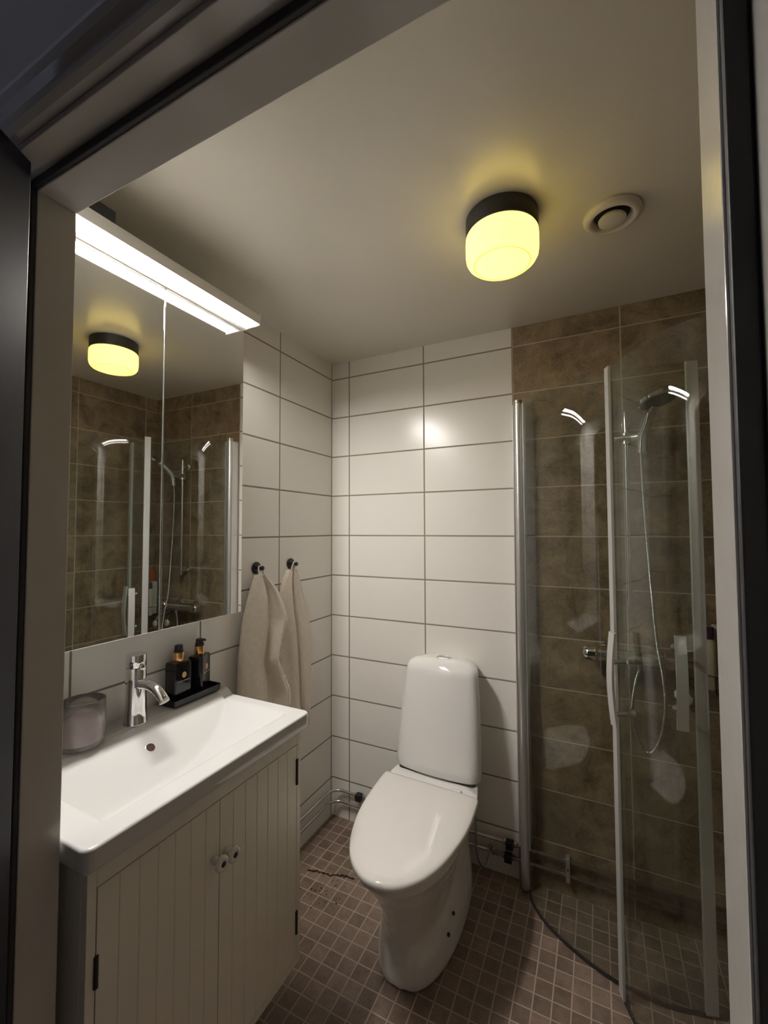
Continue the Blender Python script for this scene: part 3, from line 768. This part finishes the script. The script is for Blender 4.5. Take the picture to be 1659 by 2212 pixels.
# ------------------------------------------------------------------ shower doors
def curved_door(label, pts, z0, z1, group, flat, name='shower_door'):
    """vertical curved pane along a plan polyline"""
    P = spline([(x, y, 0) for x, y in pts], 8)
    c = P[0]
    t = thing(name, label, 'shower door', (c.x, c.y, 0.0), 0, group)
    th = 0.003
    a, bb = [], []
    for i, p in enumerate(P):
        tt = (P[min(i + 1, len(P) - 1)] - P[max(i - 1, 0)]).normalized(); n = Vector((tt.y, -tt.x, 0))
        a.append(p + n * th); bb.append(p - n * th)
    loop = a + bb[::-1]
    b = bmesh.new(); ring_loft(b, [[(p.x, p.y, z0) for p in loop], [(p.x, p.y, z1) for p in loop]])
    obj('glass_pane', loc(t, b), M_glass, t, True, 40)
    b = bmesh.new()     # bottom seal strip following the curve
    ring_loft(b, [[(p.x, p.y, z0 - 0.010) for p in loop], [(p.x, p.y, z0 - 0.0005) for p in loop]])
    tag(obj('bottom_seal', loc(t, b), M_rubber, t, True, 40), 'dark bottom seal strip')
    return t, P
ZG0, ZG1 = 0.012, 1.92
dA, PA = curved_door('curved glass shower door hinged on the back wall, swung inwards behind the other', [(0.947, -0.054), (0.959, -0.094), (1.003, -0.153), (1.060, -0.200), (1.122, -0.237), (1.180, -0.264), (1.25, -0.284), (1.36, -0.292), (1.462, -0.272)], ZG0, ZG1, 'curved glass shower doors', 0)
dB, PB = curved_door('curved glass shower door hinged on the right wall, in front of the other', [(1.600, -0.645), (1.53, -0.636), (1.4516, -0.612), (1.3857, -0.568), (1.338, -0.508), (1.295, -0.425), (1.256, -0.337)], ZG0, ZG1, 'curved glass shower doors', 0)
def strip(t, p0, p1, th, z0, z1, m, name, label=None):
    p0, p1 = Vector((*p0, 0)), Vector((*p1, 0)); d_ = (p1 - p0).normalized(); n = Vector((d_.y, -d_.x, 0)) * th / 2
    L_ = [p0 + n, p1 + n, p1 - n, p0 - n]
    b = bmesh.new(); ring_loft(b, [[(p.x, p.y, z0) for p in L_], [(p.x, p.y, z1) for p in L_]])
    return tag(obj(name, loc(t, b), m, t), label)
strip(dA, (1.462, -0.272), (1.493, -0.264), 0.010, ZG0, ZG1 + 0.004, M_alu_f, 'edge_profile', 'flat matte aluminium edge strip')
strip(dB, (1.2535, -0.342), (1.2440, -0.314), 0.008, ZG0, ZG1 + 0.004, M_alu_f, 'edge_profile', 'flat matte aluminium edge strip')
strip(dB, (1.2550, -0.318), (1.2500, -0.304), 0.006, ZG0, ZG1, M_rubber, 'magnet_seal', 'dark magnetic seal')
# hinge profile on the back wall: wall channel + round hinge tube
b = bmesh.new(); tube(b, [(0.9295, -0.0455, 0.010), (0.9295, -0.0455, ZG1 + 0.004)], 0.0165, 28); hp = obj('hinge_tube', loc(dA, b), M_alu, dA, True, 40)
tag(hp, 'round satin aluminium hinge tube')
b = bmesh.new(); box(b, 0.907, 0.9125, -0.050, -0.001, 0.165, ZG1, 0.001); box(b, 0.9465, 0.952, -0.060, -0.001, 0.165, ZG1, 0.001); obj('wall_channel', loc(dA, b), M_alu, dA)
b = bmesh.new(); lathe(b, [(0.0165, ZG1 + 0.0045), (0.0175, ZG1 + 0.008), (0.0175, ZG1 + 0.016), (0.012, ZG1 + 0.019)], 24, (0.9295, -0.0455, 0)); obj('tube_cap', loc(dA, b), M_chrome_d, dA, True, 40)
b = bmesh.new(); tube(b, [(1.605, -0.645, 0.010), (1.605, -0.645, ZG1 + 0.004)], 0.0165, 28); obj('hinge_tube', loc(dB, b), M_alu, dB, True, 40)
b = bmesh.new(); box(b, XR - 0.030, XR - 0.001, -0.665, -0.625, 0.010, ZG1, 0.001); obj('wall_channel', loc(dB, b), M_alu, dB)
def handle(t, c, n, hw, z0, z1, zs, tang):
    """bar with bent ends standing off along n from glass point c"""
    n = Vector((*n, 0)).normalized(); tg = Vector((*tang, 0)).normalized(); c = Vector((*c, 0))
    b = bmesh.new(); rings = []
    K = 14
    for k in range(K + 1):
        u = k / K; z = z0 + (z1 - z0) * u
        off = 0.038 + 0.010 * math.sin(PI * u)
        for_ = c + n * off
        rings.append([(for_ + tg * hw + n * 0.004 + Vector((0, 0, z))), (for_ - tg * hw + n * 0.004 + Vector((0, 0, z))), (for_ - tg * hw - n * 0.004 + Vector((0, 0, z))), (for_ + tg * hw - n * 0.004 + Vector((0, 0, z)))])
    ring_loft(b, rings)
    hb = obj('handle', loc(t, b), M_alu_f, t, True, 30)
    for z in zs:
        b = bmesh.new(); p = c + Vector((0, 0, z)); tube(b, [p + n * 0.0035, p + n * 0.042], 0.0068, 16); tube(b, [p - n * 0.0035, p - n * 0.012, p - n * 0.018], 0.0068, 16, rfun=lambda q: 0.007 + 0.006 * q)
        obj('standoff', loc(t, b), M_chrome_d, t, True, 40)
handle(dB, (1.2785, -0.388), (-0.89, -0.455), 0.0145, 0.836, 1.108, (0.872, 1.022), (-0.455, 0.89))
handle(dA, (1.417, -0.2855), (0.10, -0.995), 0.0145, 0.826, 1.098, (0.866, 1.05), (0.995, 0.10))

# ------------------------------------------------------------------ shower set
RX, RY = 1.311, -0.055
ra = thing('shower_rail', 'slim chrome shower rail with sliding holder on the brown tiles', 'shower rail', (RX, 0, 1.14))
b = bmesh.new(); tube(b, [(RX, RY, 1.14), (RX, RY, 1.84)], 0.0085, 20); obj('rail', loc(ra, b), M_chrome, ra, True, 40)
for z in (1.17, 1.80):
    b = bmesh.new(); tube(b, [(RX, -0.001, z), (RX, RY, z)], 0.008, 14); lathe(b, [(0.016, -0.012), (0.016, -0.001)], 20, (RX, 0, z), 'Y'); obj('wall_bracket', loc(ra, b), M_chrome, ra, True, 40)
b = bmesh.new(); tube(b, spline([(RX - 0.035, RY, 1.742), (RX - 0.02, RY - 0.004, 1.742), (RX + 0.02, RY - 0.012, 1.742), (RX + 0.055, RY - 0.03, 1.742)], 5), 0.0125, 16); tube(b, [(RX, RY, 1.720), (RX, RY, 1.760)], 0.015, 18)
obj('slider', loc(ra, b), M_chrome_d, ra, True, 40)
HP = Vector((RX + 0.050, RY - 0.035, 1.742))
hs = thing('hand_shower', 'round chrome hand shower head resting in the rail holder', 'shower head', HP)
b = bmesh.new(); tube(b, spline([(-0.004, 0.008, -0.06), (0, 0, 0.0), (0.010, -0.030, 0.040), (0.020, -0.070, 0.074), (0.028, -0.100, 0.088)], 6), 0.013, 18, rfun=lambda t: 0.0155 + 0.003 * t); obj('handle', b, M_chrome, hs, True, 50)
b = bmesh.new(); lathe(b, [(0.030, 0.018), (0.052, 0.013), (0.060, 0.004), (0.060, -0.007), (0.055, -0.011)], 40)
Mh = Matrix.Translation((0.034, -0.125, 0.094)) @ Matrix.Rotation(math.radians(-8), 4, 'X') @ Matrix.Rotation(math.radians(-16), 4, 'Y')
bmesh.ops.transform(b, matrix=Mh, verts=b.verts[:]); obj('head', b, M_chrome, hs, True, 40)
b = bmesh.new(); lathe(b, [(0.054, -0.0105), (0.054, -0.0125), (0.01, -0.014)], 40)
for ring, cnt in ((0.014, 6), (0.029, 12), (0.044, 18)):
    for k in range(cnt):
        a = 2 * PI * k / cnt; lathe(b, [(0.0015, -0.011), (0.0012, -0.0145)], 6, (ring * math.cos(a), ring * math.sin(a), 0))
bmesh.ops.transform(b, matrix=Mh, verts=b.verts[:]); obj('spray_face', b, M_headface, hs, True, 40)
# mixer
mx_ = thing('shower_mixer', 'horizontal chrome thermostatic shower mixer on the brown tiles', 'faucet', (1.30, -0.06, 0.953))
b = bmesh.new(); tube(b, [(1.20, -0.065, 0.953), (1.405, -0.065, 0.953)], 0.025, 24); obj('body', loc(mx_, b), M_chrome, mx_, True, 40)
for s, xa in ((-1, 1.198), (1, 1.407)):
    b = bmesh.new(); lathe(b, [(0.027, 0.0), (0.030, 0.003 * s), (0.028, 0.028 * s), (0.022, 0.044 * s), (0.013, 0.050 * s), (0.003, 0.051 * s)], 24, (xa, -0.065, 0.953), 'X')
    for k in range(8):
        a = 2 * PI * k / 8; tube(b, [(xa + 0.004 * s, -0.065 + 0.029 * math.cos(a), 0.953 + 0.029 * math.sin(a)), (xa + 0.036 * s, -0.065 + 0.025 * math.cos(a), 0.953 + 0.025 * math.sin(a))], 0.0022, 6)
    obj('knob', loc(mx_, b), M_chrome, mx_, True, 40)
for x in (1.235, 1.385):
    b = bmesh.new(); tube(b, [(x, -0.001, 0.953), (x, -0.055, 0.953)], 0.013, 18); lathe(b, [(0.032, -0.001), (0.031, -0.008), (0.014, -0.011)], 28, (x, 0, 0.953), 'Y'); obj('wall_union', loc(mx_, b), M_chrome, mx_, True, 40)
b = bmesh.new(); tube(b, [(1.335, -0.065, 0.940), (1.335, -0.065, 0.915)], 0.010, 16); obj('outlet', loc(mx_, b), M_chrome, mx_, True, 40)
# hose
def hose_mesh(P, r):
    b = bmesh.new(); pts = []
    tot = 0; acc = [0]
    for p, q in zip(P[:-1], P[1:]): tot += (q - p).length; acc.append(tot)
    n = int(tot / 0.0016)
    j = 0; out = []
    for k in range(n + 1):
        s = tot * k / n
        while j < len(P) - 2 and acc[j + 1] < s: j += 1
        u = (s - acc[j]) / max(1e-9, acc[j + 1] - acc[j]); out.append(P[j].lerp(P[j + 1], u))
    tube(b, out, r, 8, rfun=lambda t: r * (1.0 if int(round(t * n)) % 4 < 2 else 0.80))
    return b
P = spline([HP + Vector((-0.006, 0.008, -0.055)), (1.357, -0.075, 1.60), (1.365, -0.075, 1.40), (1.375, -0.08, 1.20), (1.385, -0.085, 1.03), (1.400, -0.10, 0.90), (1.402, -0.11, 0.80), (1.385, -0.11, 0.70), (1.355, -0.10, 0.645), (1.322, -0.09, 0.68), (1.306, -0.08, 0.76), (1.318, -0.07, 0.86), (1.335, -0.065, 0.918)], 10)
ho = obj('shower_hose', hose_mesh(P, 0.0062), M_hose, None, True)
tag(ho, 'ribbed metal shower hose looping from hand shower down to the mixer', 'hose')

# corner basket and bottles
ba = thing('corner_basket', 'dark wire corner basket holding bottles in the shower corner', 'basket', (XR - 0.01, -0.01, 0.90))
b = bmesh.new()
def arc(r, z, n=14): return [(XR - 0.012 - r * math.cos(a), -0.012 - r * math.sin(a), z) for a in [PI / 2 * k / n for k in range(n + 1)]]
for z, r in ((0.888, 0.165), (0.945, 0.170)):
    tube(b, [(XR - 0.008, -0.008, z), (XR - 0.008 - r, -0.010, z)] + arc(r, z)[1:] + [(XR - 0.010, -0.008, z)], 0.0022, 8)
for a in range(0, 91, 15):
    c_, s_ = math.cos(math.radians(a)), math.sin(math.radians(a))
    tube(b, [(XR - 0.012 - 0.165 * c_, -0.012 - 0.165 * s_, 0.888), (XR - 0.012 - 0.170 * c_, -0.012 - 0.170 * s_, 0.945)], 0.0016, 6)
for k in range(1, 8):
    x = XR - 0.008 - 0.02 * k; yy = math.sqrt(max(0, 0.165 ** 2 - (0.02 * k) ** 2)); tube(b, [(x, -0.010, 0.888), (x, -0.012 - yy, 0.888)], 0.0014, 6)
obj('wire_frame', loc(ba, b), M_wire, ba, True)
bo = thing('shampoo_bottle', 'cream bottle with dark purple cap in the corner basket', 'bottle', (1.528, -0.105, 0.890), 0, 'bottles in the corner basket')
b = bmesh.new(); ring_loft(b, [rrect(0.016, 0.012, 0.010, 0), rrect(0.0185, 0.014, 0.012, 0.004), rrect(0.0190, 0.0145, 0.013, 0.128), rrect(0.018, 0.014, 0.013, 0.152), rrect(0.013, 0.012, 0.0115, 0.163)]); obj('body', b, M_cream_b, bo, True, 50)
b = bmesh.new(); ring_loft(b, [rrect(0.0155, 0.0135, 0.013, 0.1625), rrect(0.0165, 0.0140, 0.013, 0.167), rrect(0.0160, 0.0135, 0.013, 0.198), rrect(0.013, 0.012, 0.0115, 0.202)]); tag(obj('cap', b, M_purple, bo, True, 50), 'dark purple cap')
bo = thing('soap_refill_bottle', 'pale green rectangular bottle in the corner basket', 'bottle', (1.568, -0.070, 0.890), 0, 'bottles in the corner basket')
b = bmesh.new(); ring_loft(b, [rrect(0.018, 0.031, 0.006, 0), rrect(0.020, 0.033, 0.007, 0.003), rrect(0.020, 0.033, 0.007, 0.195), rrect(0.018, 0.031, 0.006, 0.199)]); obj('body', b, M_green_b, bo, True, 40)
b = bmesh.new(); ring_loft(b, [rrect(0.0203, 0.0333, 0.007, 0.035), rrect(0.0203, 0.0333, 0.007, 0.05)]); obj('label_band', b, M_white_pl, bo, True, 40)
bo = thing('body_wash_bottle', 'tall orange bottle behind the pale green one in the corner basket', 'bottle', (1.605, -0.045, 0.890), 0, 'bottles in the corner basket')
b = bmesh.new(); ring_loft(b, [rrect(0.013, 0.026, 0.008, 0), rrect(0.0145, 0.029, 0.010, 0.004), rrect(0.0145, 0.030, 0.011, 0.24), rrect(0.012, 0.022, 0.010, 0.265), rrect(0.010, 0.012, 0.0095, 0.270)]); obj('body', b, M_orange, bo, True, 50)
b = bmesh.new(); ring_loft(b, [rrect(0.0105, 0.0125, 0.010, 0.2695), rrect(0.0105, 0.0125, 0.010, 0.29)]); obj('cap', b, M_orange, bo, True, 50)
def sponge(x, y, z, s, label):
    t = thing('bath_sponge', label, 'sponge', (x, y, z), 0, 'pale scalloped sponges under the shower mixer')
    b = bmesh.new(); bmesh.ops.create_uvsphere(b, u_segments=40, v_segments=20, radius=s)
    for v in b.verts:
        a = math.atan2(v.co.z, v.co.x); k = 1 + 0.10 * abs(math.sin(4 * a)); v.co.x *= k; v.co.z *= k; v.co.y *= 0.45
    obj('foam', b, M_sponge, t, True)
    b = bmesh.new(); tube(b, [(0, 0, s * 0.9), (0.0, 0.03, s + 0.03), (0, -y - 0.005, s + 0.045)], 0.0012, 6); obj('cord', b, M_white_pl, t, True)
sponge(1.460, -0.035, 0.836, 0.021, 'pale scalloped bath sponge seen in the mirror by the door seam, right one')
sponge(1.463, -0.112, 0.846, 0.018, 'pale scalloped bath sponge seen in the mirror by the door seam, left one')

# ------------------------------------------------------------------ water pipes along the walls
def corner_pipe(label, z, xa):
    P = [Vector((0.020, -1.36, z)), Vector((0.020, -0.075, z))]
    for k in range(1, 10):
        a = PI / 2 * k / 10; P.append(Vector((0.075 - 0.055 * math.cos(a), -0.075 + 0.055 * math.sin(a), z)))
    P += [Vector((0.075, -0.020, z)), Vector((xa, -0.020, z))]
    b = bmesh.new(); tube(b, P, 0.0065, 16)
    return tag(obj('water_pipe', b, M_pipe, None, True), label, 'pipe', 'chrome water pipes along the wall base')
ZU, ZL = 0.143, 0.091
corner_pipe('upper chrome water pipe running round the room corner at floor level', ZU, XR - 0.005)
corner_pipe('lower chrome water pipe running round the room corner at floor level', ZL, XR - 0.005)
def valve(x, z, label):
    t = thing('shutoff_valve', label, 'valve', (x, -0.020, z), 0, 'black shutoff valves on the water pipes')
    b = bmesh.new(); box(b, -0.015, 0.015, -0.024, 0.006, -0.015, 0.015, 0.003); obj('body', b, M_black, t)
    for s in (-1, 1):
        b = bmesh.new(); lathe(b, [(0.0065, s * 0.014), (0.011, s * 0.016), (0.011, s * 0.026), (0.0066, s * 0.030)], 8, axis='X'); obj('compression_nut', b, M_pipe, t, True, 30)
    return t
valve(0.170, ZU, 'black shutoff valve on the upper pipe left of the toilet')
valve(0.868, ZU, 'upper black shutoff valve right of the toilet')
valve(0.862, ZL, 'lower black shutoff valve right of the toilet')
def clip(x):
    t = thing('pipe_clip', 'grey clip holding both pipes on the brown tiles inside the shower', 'pipe clip', (x, 0, 0.117))
    b = bmesh.new(); box(b, -0.008, 0.008, -0.030, -0.001, -0.050, 0.040, 0.003); obj('bracket', b, M_alu, t)
    b = bmesh.new(); lathe(b, [(0.003, -0.0302), (0.003, -0.0315)], 12, axis='Y'); obj('screw', b, M_black, t)
clip(1.083)
# toilet water supply
su = thing('supply_hose', 'thin braided supply hose with chrome angle valve behind the toilet', 'hose', (0.80, -0.02, ZL))
b = bmesh.new(); tube(b, spline([(0.79, -0.026, 0.115), (0.772, -0.04, 0.05), (0.752, -0.05, 0.045), (0.738, -0.055, 0.10), (0.735, -0.05, 0.20), (0.725, -0.04, 0.33)], 8), 0.0045, 10); obj('hose', loc(su, b), M_hose, su, True)
b = bmesh.new(); tube(b, [(0.79, -0.020, ZL + 0.006), (0.79, -0.026, 0.118)], 0.008, 12); lathe(b, [(0.011, -0.02), (0.012, -0.03), (0.010, -0.045)], 12, (0.805, 0, ZL + 0.012), 'Y'); lathe(b, [(0.0068, 0), (0.012, 0.002), (0.012, 0.014), (0.0068, 0.016)], 8, (0.81, -0.02, ZL), 'X'); obj('angle_valve', loc(su, b), M_pipe, su, True, 40)

# ------------------------------------------------------------------ lint on the floor
random.seed(5)
b = bmesh.new()
P = spline([(0.105, -0.345, 0.003), (0.150, -0.330, 0.004), (0.20, -0.325, 0.003), (0.245, -0.305, 0.004), (0.30, -0.30, 0.003)], 10)
P = [p + Vector((random.uniform(-.0025, .0025), random.uniform(-.0035, .0035), 0)) for p in P]
tube(b, P, 0.0025, 6, rfun=lambda t: 0.0013 + 0.0024 * random.random())
tag(obj('lint_strand', b, M_hair, None, True), 'dark strand of hair and lint lying on the floor left of the toilet', 'lint')
b = bmesh.new()
for k in range(70):
    x = random.gauss(0.245, 0.05); y = random.gauss(-0.385, 0.035); s = random.uniform(0.0008, 0.0028)
    if x > 0.33 : continue
    bmesh.ops.create_icosphere(b, subdivisions=1, radius=s, matrix=Matrix.Translation((x, y, s * 0.3)) @ Matrix.Diagonal((random.uniform(0.7, 2.2), 1, 0.5, 1)))
tag(obj('lint_specks', b, M_hair), 'dark dust specks scattered on the mosaic floor left of the toilet', 'dust', kind='stuff')
